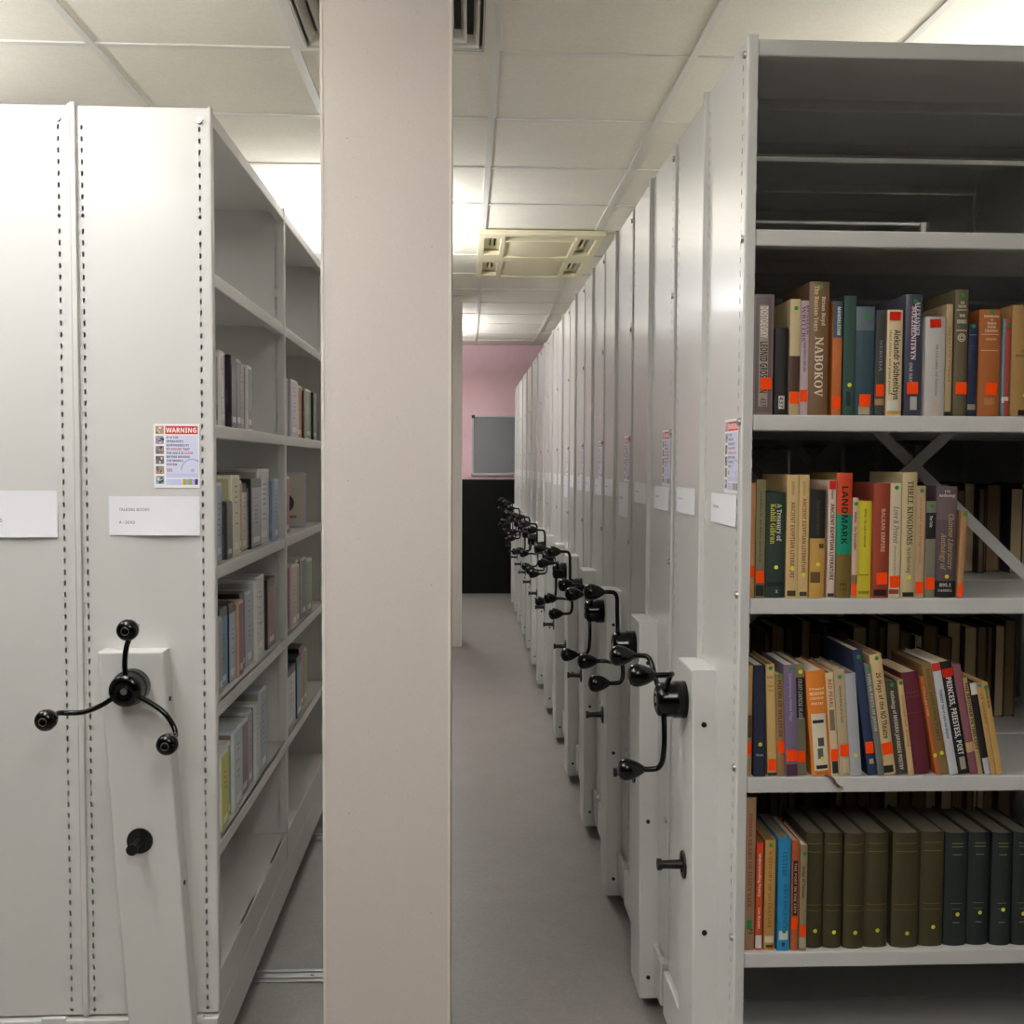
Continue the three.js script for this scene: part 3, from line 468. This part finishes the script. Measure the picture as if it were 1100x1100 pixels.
function drawSpine(c, x, y, w, h, color, p, r) {
  c.save(); c.beginPath(); c.rect(x, y, w, h); c.clip();
  c.fillStyle = color; c.fillRect(x - 2, y - 2, w + 4, h + 4);
  for (const [y0, y1, k, x0, x1] of p.b ?? []) { c.fillStyle = k; c.fillRect(x + w * x0, y + h * y0, w * (x1 - x0), h * (y1 - y0)); }
  for (const [v, k, s = 0.8] of p.lines ?? []) { c.fillStyle = k; c.fillRect(x + w * (0.5 - s / 2), y + h * v, w * s, Math.max(3, h * 0.006)); }
  if (p.ring) { c.strokeStyle = '#ded7c2'; c.lineWidth = 4; c.beginPath(); c.arc(x + w / 2, y + h * p.ring, w * 0.26, 0, 7); c.stroke(); c.beginPath(); c.arc(x + w / 2, y + h * p.ring, w * 0.14, 0, 7); c.stroke(); }
  c.textBaseline = 'middle'; c.textAlign = 'center';
  for (const [s, y0, y1, k, size, off, font] of p.t ?? []) {
    c.fillStyle = k;
    if (font === 'h') { const px = h * (y1 - y0) * 0.95; c.font = 'bold ' + px + 'px serif'; c.fillText(s, x + w * off, y + h * (y0 + y1) / 2, w * size); continue; }
    const len = h * (y1 - y0), px = w * size;
    c.save(); c.translate(x + w * off, y + h * (y0 + y1) / 2); c.rotate(Math.PI / 2);
    c.font = (font.startsWith('italic') ? 'italic ' : 'bold ') + px + 'px ' + font.replace('italic ', ''); const m = c.measureText(s).width; c.scale(len / m, 1); c.fillText(s, 0, 0); c.restore();
  }
  for (const [v, k] of [[p.g, '#2f8f3a'], [p.y, '#dede3a']]) if (v) { c.fillStyle = k; c.beginPath(); c.arc(x + w * (k === '#2f8f3a' ? 0.55 : 0.56), y + h * v, 12, 0, 7); c.fill(); }
  for (let i = 0; i < w * h / 140; i++) { c.fillStyle = r() < 0.5 ? 'rgba(0,0,0,0.05)' : 'rgba(255,255,255,0.045)'; c.fillRect(x + r() * w, y + r() * h, 1 + r() * 5, 1 + r() * 3); }
  c.restore();
}
function spineGeometry(w, h, bulge, u0, v0, u1, v1) {          // origin at the left foot, front at z = 0
  const g = new THREE.BoxGeometry(w, h, 0.002, 8, 1, 1), p = g.attributes.position, n = g.attributes.normal, uv = g.attributes.uv;
  for (let i = 0; i < p.count; i++) {
    const a = p.getX(i) / w + 0.5, b = p.getY(i) / h + 0.5;
    uv.setXY(i, n.getZ(i) > 0.5 ? u0 + (u1 - u0) * a : u0 + (u1 - u0) * 0.02, n.getZ(i) > 0.5 ? v0 + (v1 - v0) * b : v0 + (v1 - v0) * 0.5);
    p.setZ(i, p.getZ(i) - 0.001 - bulge * Math.pow(Math.abs(2 * a - 1), 2.4));
  }
  g.computeVertexNormals(); return g.translate(w / 2, h / 2, 0);
}
const bookRng = rng(77);
SHELVES.forEach((shelf, si) => {
  const n = shelf.books.length, AW = 2048, AH = 960; let ax = 4, scaleX = 1;
  const total = shelf.books.reduce((s, b) => s + b[1] / 1000 * PX + 6, 8); scaleX = Math.min(1, (AW - 10) / total);
  const cv = document.createElement('canvas'); cv.width = AW; cv.height = AH; const ctx = cv.getContext('2d'); ctx.fillStyle = '#555'; ctx.fillRect(0, 0, AW, AH);
  const slots = shelf.books.map(([, w, h, , color, , p]) => { const pw = w / 1000 * PX * scaleX, ph = Math.min(AH - 8, h / 1000 * PX); drawSpine(ctx, ax, 4, pw, ph, color, p, bookRng); const s = [ax, 4, pw, ph]; ax += pw + 5; return s; });
  const tex = new THREE.CanvasTexture(cv); tex.colorSpace = THREE.SRGBColorSpace; tex.magFilter = THREE.LinearFilter; tex.anisotropy = 8;
  const spineMats = [[0.62, 0], [0.4, 0.4], [0.25, 0.9]].map(([r, cc]) => new THREE.MeshPhysicalMaterial({ map: tex, roughness: r, clearcoat: cc, clearcoatRoughness: 0.12 }));
  let nextX = 0, before = null;
  shelf.books.forEach(([x, w0, h, lean0, color, desc, p], i) => {
    const lean = lean0 < 1 ? lean0 : lean0 < 4.3 ? 2.2 : lean0 < 7 ? 4.8 : lean0 < 10.5 ? 8.4 : 11, w = lean ? w0 * 0.978 : w0;   // leaning books rest on their neighbours in runs of one slope
    const W = w / 1000 * (lean ? Math.cos(lean * Math.PI / 180) : 1) - 0.0006, H = h / 1000 - 0.002, D = Math.min(0.19, Math.max(0.12, H * 0.68 + (bookRng() - 0.5) * 0.015));
    const o = thing('book', `${desc} on the ${shelf.key}`, 'book', `books on the ${shelf.key}`);
    const setback = 0.006 + bookRng() * 0.008 + (p.cloth ? 0.006 : 0);
    let foot = (x + shelf.dx) / 1000;
    if (before) foot = Math.max(lean > 0 ? nextX + Math.min(before.H, H) * (Math.tan(lean * Math.PI / 180) - Math.tan(before.lean * Math.PI / 180)) : foot, nextX);
    nextX = foot + (W + 0.0006) / Math.cos(lean * Math.PI / 180); before = { H, lean: Math.max(0, lean) };
    o.position.set(foot, shelf.y + 0.0004, -(ROW_Z + setback)); o.rotation.z = lean * Math.PI / 180;
    if (lean < 0) o.position.y += W * Math.sin(-lean * Math.PI / 180);
    const [sx, sy, sw, sh] = slots[i];
    const bulge = p.cloth ? 0.006 : w > 24 ? 0.003 : 0.001, m = spineMats[p.gloss ?? 0], cloth = mat(new THREE.Color(color).getHex(), 0.65);
    part('spine', spineGeometry(W, H, bulge, (sx + 1) / AW, 1 - (sy + sh - 1) / AH, (sx + sw - 1) / AW, 1 - (sy + 1) / AH), m, o, 'printed spine');
    const t = 0.0018, z0 = -0.001 - bulge;
    for (const bx of [t / 2, W - t / 2]) part('cover_board', box(t, H, D, bx, H / 2, z0 - D / 2), cloth, o);
    part('page_block', box(Math.max(0.002, W - 2 * t - 0.0004), H - 0.006, D - 0.008, W / 2, H / 2, z0 - D / 2 + 0.001), p.cloth ? M.dustyPages : [M.pages, M.oldPages, M.whitePages][Math.floor(bookRng() * 3)], o, 'paper pages');
    const tg = (v, mm, hh) => { const tw = Math.min(W * 0.86, 0.021); const s = part('sticker', box(tw, hh, 0.0005), mm, o, mm === M.tag ? 'bright orange sticker' : 'red sticker'); s.position.set(W * 0.5 + (bookRng() - 0.5) * (W - tw) * 0.6, H * (1 - v), 0.0006 - bulge * 0.04); s.rotation.z = (bookRng() - 0.5) * 0.14; };
    if (p.o) tg(p.o, M.tag, 0.0225); if (p.r) tg(p.r, M.redTag, 0.016);
  });
});
// brown ribbon hanging over the lip of the third book shelf
{
  const o = thing('bookmark_ribbon', 'small frayed brown bookmark ribbon over the edge of the third book shelf', 'ribbon');
  o.position.set(0.69, LEVELS_R[3], -ROW_Z);
  const path = new THREE.CatmullRomCurve3([[-0.006, 0.0012, -0.012], [-0.002, 0.0016, -0.003], [0.004, -0.0005, 0.0035], [0.010, -0.010, 0.0042], [0.017, -0.0165, 0.0055]].map((v) => new THREE.Vector3(...v)));
  part('band', new THREE.TubeGeometry(path, 18, 0.0026, 6), mat(0x6b3f30, 0.8), o);
  for (const a of [-0.5, 0.1, 0.6]) part('thread', new THREE.TubeGeometry(new THREE.LineCurve3(new THREE.Vector3(0.0165, -0.016, 0.0055), new THREE.Vector3(0.024, -0.018 - 0.006 * a, 0.007)), 3, 0.0006, 5), mat(0x6b3f30, 0.8), o);
}
// rear row of the same rack, standing with their page edges towards the viewer
const ordinal = (i) => (i < 20 ? ORD[i] : (i < 30 ? 'twenty-' : 'thirty-') + ORD[i % 10 === 0 && i === 20 ? 0 : i - (i < 30 ? 20 : 30)]);
const REAR = [['second', LEVELS_R[2], 0.90, 1.36, 0.205, 0], ['third', LEVELS_R[3], 0.56, 1.30, 0.225, 1], ['lowest', LEVELS_R[4], 0.56, 1.30, 0.235, 2]];
for (const [key, y, x0, x1, hh, seed] of REAR) {
  const r = rng(500 + seed); let x = x0, i = 0;
  while (x < x1 - 0.02) {
    const W = 0.013 + r() * 0.022, H = hh * (0.84 + r() * 0.2), D = 0.13 + r() * 0.03, z = -(ROW_Z + 2 * S - 0.012 - D);
    const o = thing('rear_book', `dim book with page edges outward, ${ordinal(i)} along the rear row of the ${key} book shelf`, 'book', `rear row behind the ${key} book shelf`);
    o.position.set(x, y + 0.0004, z);
    const c = [0x4c3a28, 0x5b2c24, 0x2d3a3a, 0x3a3a44, 0x6a5434, 0x554a3a][Math.floor(r() * 6)], t = 0.0018;
    for (const bx of [t / 2, W - t / 2]) part('cover_board', box(t, H, D, bx, H / 2, -D / 2), mat(c, 0.7), o);
    part('spine', box(W, H, 0.002, W / 2, H / 2, -D - 0.001), mat(c, 0.7), o);
    part('page_block', box(W - 2 * t, H - 0.006, D - 0.004, W / 2, H / 2, -D / 2 - 0.001), r() < 0.6 ? M.oldPages : M.pages, o);
    x += W + 0.0015 + (r() < 0.12 ? 0.012 : 0); i++;
  }
}

// ---------------------------------------------------------------- audiobook cases on the rack to the left
// [start depth, end depth, height, spine colour, cover colour, shell colour, description, print seed]
const CASES = [
  { key: 'second shelf of the near bay', y: LEVELS_L[1], list: [
    [2.354, 2.468, 0.198, '#8e8d90', '#c9c7c4', 0xe8e7e3, 'big white case with grey panels', 1], [2.473, 2.508, 0.176, '#d7d4d0', '#bdb9b4', 0xe8e7e3, 'narrow white rounded case', 2], [2.513, 2.568, 0.186, '#93878c', '#8a8088', 0xd9d7d3, 'mauve grey case', 3],
    [2.573, 2.636, 0.182, '#26304a', '#1d2233', 0x1a1b1e, 'navy case with black top', 4], [2.638, 2.70, 0.18, '#5c5e63', '#9b9ba0', 0x9a9a9e, 'steel grey case', 5], [2.703, 2.762, 0.176, '#b7b1ae', '#a7a19d', 0xc9c7c3, 'pale grey case', 6], [2.765, 2.82, 0.174, '#3a3a3f', '#77777c', 0xdddbd6, 'dark grey case with white rim', 7]] },
  { key: 'third shelf of the near bay', y: LEVELS_L[2], list: [
    [2.354, 2.43, 0.172, '#c4512a', '#a9b0b4', 0x1b1b1d, 'orange red case with black rim', 8], [2.433, 2.50, 0.19, '#9fb4cc', '#3d4a60', 0xcfd6dd, 'pale blue case', 9], [2.503, 2.565, 0.142, '#4b4945', '#5b5852', 0x37352f, 'short dark olive case', 10], [2.568, 2.66, 0.205, '#d9d2b4', '#bdb58c', 0xe3dec9, 'tall cream case', 11],
    [2.663, 2.718, 0.19, '#c79a4c', '#b7b4b0', 0xdedbd4, 'ochre speckled case', 12], [2.721, 2.80, 0.182, '#cdc3c4', '#bcb2b2', 0x202022, 'pinkish white case with black cap', 13], [2.804, 2.95, 0.192, '#a6a4a8', '#9d9a9c', 0x1d1d1f, 'wide grey case with black top', 14], [2.954, 3.105, 0.218, '#d5d1d0', '#bfb7b2', 0xdedcd8, 'wide white case with printed text', 15], [3.108, 3.17, 0.19, '#8ea2bd', '#8397b4', 0xa9b7c8, 'blue grey case at the row end', 16]] },
  { key: 'fourth shelf of the near bay', y: LEVELS_L[3], list: [
    [2.354, 2.44, 0.2, '#c22f2b', '#b9b6b2', 0xb62c28, 'grey covered case with red spine', 17], [2.443, 2.48, 0.186, '#9a9896', '#8b8a88', 0xbab8b4, 'narrow grey case', 18], [2.483, 2.57, 0.2, '#2f7fb8', '#4b8cc0', 0x171719, 'sky blue case with black rim', 19], [2.573, 2.645, 0.2, '#a9c2da', '#c9d2d8', 0x18181a, 'pale sky case with white print', 20],
    [2.648, 2.70, 0.198, '#7b2430', '#5d3030', 0xc9a58c, 'dark red pictured case', 21], [2.703, 2.77, 0.21, '#17201d', '#33383a', 0x131415, 'black case', 22], [2.773, 2.86, 0.205, '#9aa6ba', '#8f9aae', 0xb9bfc9, 'slate white case', 23], [2.863, 2.90, 0.228, '#d9d7d3', '#c0bdb8', 0xe2e0db, 'thin tall white case', 24], [2.904, 3.03, 0.23, '#cfd2d2', '#b9bcbd', 0xdadad8, 'wide tall white case with print', 25], [3.036, 3.17, 0.208, '#7d4a40', '#6d5148', 0x2a1714, 'brown pictured case', 26]] },
  { key: 'fifth shelf of the near bay', y: LEVELS_L[4], list: [
    [2.354, 2.42, 0.178, '#5a9a32', '#6aa53a', 0xd9dcd0, 'leaf green case', 27], [2.423, 2.50, 0.19, '#c9c52e', '#8fae3a', 0xe4e4da, 'yellow green case', 28], [2.503, 2.555, 0.19, '#62a238', '#6fa848', 0xe0e2da, 'grass green case', 29], [2.558, 2.66, 0.208, '#b9c6cc', '#8f8478', 0xd3dade, 'pale blue pictured case', 30],
    [2.663, 2.755, 0.198, '#6a3038', '#55443f', 0xc9c4bf, 'maroon patterned case', 31], [2.758, 2.82, 0.206, '#8d9499', '#8a8480', 0xbcc2c6, 'cool grey case', 32], [2.823, 2.87, 0.214, '#c7cbcc', '#232120', 0xd5d6d4, 'silver case', 33], [2.873, 2.965, 0.24, '#8e99a8', '#a49d90', 0xb4bcc6, 'tall slate blue case', 34]] },
  { key: 'second shelf of the deeper bay', y: LEVELS_L[1], list: [
    [3.26, 3.40, 0.19, '#b9b3c2', '#a9a4b0', 0xc9c5cc, 'pale lilac case', 35], [3.403, 3.55, 0.192, '#bcb8c4', '#b0acb6', 0xd0ccd3, 'light violet grey case', 36], [3.553, 3.62, 0.19, '#d3d0d2', '#c6c3c4', 0xe0dedc, 'off-white case', 37], [3.623, 3.75, 0.19, '#c17a35', '#2b2b2b', 0xd8d5cf, 'orange edged black case', 38], [3.753, 3.89, 0.185, '#5f8f3c', '#3b3830', 0xd2d0c8, 'dark case with green spine', 39], [3.893, 3.97, 0.18, '#1c1b1a', '#2b2a28', 0x222120, 'black case', 40], [3.973, 4.05, 0.18, '#b9ad92', '#a39880', 0xc4b89e, 'sand coloured case', 41]] },
  { key: 'third shelf of the deeper bay', y: LEVELS_L[2], list: [[3.26, 3.35, 0.19, '#d2cfd0', '#c4c0c0', 0xdcdad6, 'off-white case', 42], [3.353, 3.43, 0.192, '#a23a6a', '#9b3a64', 0xcfc8c8, 'magenta case', 43]] },
  { key: 'fourth shelf of the deeper bay', y: LEVELS_L[3], list: [
    [3.26, 3.32, 0.2, '#1b1b1c', '#2a2a2c', 0x161617, 'black case', 44], [3.323, 3.40, 0.198, '#8a5a58', '#8f8b88', 0xb2aeaa, 'grey red case', 45], [3.403, 3.50, 0.215, '#c99aa6', '#b98f98', 0xd9cfcf, 'pink case', 46], [3.503, 3.585, 0.205, '#71884a', '#6d7c4c', 0xc4c9b4, 'moss green case', 47], [3.588, 3.645, 0.215, '#1d1d1e', '#2d2c2c', 0xd3d0cb, 'black case with white rim', 48], [3.648, 3.74, 0.215, '#5c5058', '#5a5256', 0xc9c5c4, 'plum grey case', 49], [3.743, 3.86, 0.2, '#6a8a4a', '#6b8150', 0xbcc6ae, 'apple green case', 50]] },
  { key: 'fifth shelf of the deeper bay', y: LEVELS_L[4], list: [
    [3.26, 3.31, 0.18, '#6f9a48', '#7a9c58', 0xbcc7b0, 'light green case', 51], [3.313, 3.50, 0.2, '#c9ccd2', '#bfc1c4', 0x141415, 'white case with black top', 52], [3.503, 3.61, 0.21, '#5b89a6', '#4f7892', 0x26333c, 'steel blue case', 53], [3.613, 3.73, 0.225, '#b0402e', '#9d4a38', 0x1c1817, 'red case with black top', 54], [3.733, 3.80, 0.2, '#7f9a64', '#7c9166', 0xb4bea4, 'sage green case', 55]] },
];
{
  const all = CASES.flatMap((c) => c.list), AW = 2048, AH = 1024, cw = 68, ch = 240, cols = Math.floor(AW / cw);
  const cv = document.createElement('canvas'); cv.width = AW; cv.height = AH; const c = cv.getContext('2d'); c.fillStyle = '#777'; c.fillRect(0, 0, AW, AH);
  const cell = (i) => [(i % cols) * cw + 2, Math.floor(i / cols) * ch + 2, cw - 4, ch - 4];
  const blotch = (x, y, w, h, color, r, lines) => {
    c.fillStyle = color; c.fillRect(x, y, w, h);
    if (lines) { c.fillStyle = 'rgba(40,36,34,0.55)'; for (let k = 0; k < 9; k++) if (r() < 0.7) c.fillRect(x + w * 0.3 + r() * 4, y + h * (0.1 + k * 0.07), w * (0.2 + r() * 0.2), 4); c.fillStyle = 'rgba(245,243,240,0.75)'; c.fillRect(x + w * 0.2, y + h * 0.84, w * 0.6, h * 0.09); }
    else { for (let k = 0; k < 7; k++) { c.fillStyle = ['rgba(255,255,255,0.16)', 'rgba(20,16,18,0.22)', 'rgba(150,90,60,0.18)'][Math.floor(r() * 3)]; c.beginPath(); c.ellipse(x + w * r(), y + h * r(), w * (0.1 + r() * 0.25), h * (0.05 + r() * 0.12), r() * 3, 0, 7); c.fill(); } c.fillStyle = 'rgba(30,26,26,0.5)'; for (let k = 0; k < 4; k++) c.fillRect(x + w * 0.15, y + h * (0.08 + k * 0.05), w * (0.3 + r() * 0.4), 5); }
  };
  all.forEach((k, i) => { const r = rng(900 + k[7]); let [x, y, w, h] = cell(2 * i); c.save(); c.beginPath(); c.rect(x, y, w, h); c.clip(); blotch(x, y, w, h, k[3], r, true); c.restore(); [x, y, w, h] = cell(2 * i + 1); c.save(); c.beginPath(); c.rect(x, y, w, h); c.clip(); blotch(x, y, w, h, k[4], r, false); c.restore(); });
  const tex = new THREE.CanvasTexture(cv); tex.colorSpace = THREE.SRGBColorSpace; tex.magFilter = THREE.LinearFilter;
  const card = new THREE.MeshPhysicalMaterial({ map: tex, roughness: 0.3, clearcoat: 0.4, clearcoatRoughness: 0.15 });
  const cardGeometry = (w, h, i) => { const g = new THREE.BoxGeometry(w, h, 0.0008), [x, y, cw2, ch2] = cell(i), uv = g.attributes.uv; for (let k = 0; k < uv.count; k++) uv.setXY(k, (x + 1 + uv.getX(k) * (cw2 - 2)) / AW, 1 - (y + ch2 - 1 - uv.getY(k) * (ch2 - 2)) / AH); return g; };
  let i = 0;
  const r = rng(31);
  const addCase = (shelfKey, y, [z0, z1, H, , , shell, desc], turn) => {
    const o = thing('audiobook_case', `${desc} on the ${shelfKey}`, 'case', 'audiobook cases');
    const T0 = z1 - z0 - 0.002, D = Math.min(0.19, 0.138 + r() * 0.03), set = 0.012 + r() * 0.02;
    o.position.set(LEFT_X - set, y + 0.0004, -(z0 + z1) / 2); o.rotation.y = turn ?? (r() - 0.5) * 0.02;
    part('shell', rbox(D, H, T0, Math.min(0.004, T0 / 4), -D / 2, H / 2, 0), mat(shell, 0.3, { clearcoat: 0.3 }), o);
    const top = shell < 0x300000 && shell < 0x2b2b2c ? 0.022 : 0.006;
    const s = part('spine_card', cardGeometry(T0 * 0.9, H - 0.008 - top, 2 * i), card, o, 'printed spine insert'); s.rotation.y = Math.PI / 2; s.position.set(0.0003, (H - top + 0.002) / 2, 0);
    const f = part('cover_card', cardGeometry(D * 0.9, H - 0.008 - top, 2 * i + 1), card, o, 'printed cover insert'); f.position.set(-D / 2, (H - top + 0.002) / 2, T0 / 2 + 0.0003);
    i++; return o;
  };
  for (const s of CASES) for (const k of s.list) addCase(s.key, s.y, k);
  // one case turned with its cover outwards
  const o = thing('audiobook_case', 'cream case with a dark figure on its cover, turned outwards beside the magenta case', 'case', 'audiobook cases');
  o.position.set(LEFT_X - 0.03, LEVELS_L[2] + 0.0004, -3.80); o.rotation.y = 0.42;
  part('shell', rbox(0.15, 0.2, 0.03, 0.004, -0.075, 0.1, 0), mat(0xb9c6d8, 0.3), o);
  const figure = canvasTexture(128, 176, (k, w, h) => { k.fillStyle = '#cfc6bc'; k.fillRect(0, 0, w, h); k.fillStyle = '#2c2422'; k.beginPath(); k.ellipse(44, 58, 20, 16, 0.3, 0, 7); k.fill(); k.beginPath(); k.ellipse(58, 98, 34, 32, 0.2, 0, 7); k.fill(); k.fillStyle = '#6d4a46'; k.fillRect(46, 90, 26, 18); k.fillStyle = '#8f8680'; k.fillRect(20, 140, 80, 10); });
  part('cover_card', new THREE.BoxGeometry(0.138, 0.188, 0.0008).translate(-0.075, 0.1, 0.0153), new THREE.MeshPhysicalMaterial({ map: figure, roughness: 0.4 }), o, 'cover with dark figure');
}
renderer.render(scene, camera);
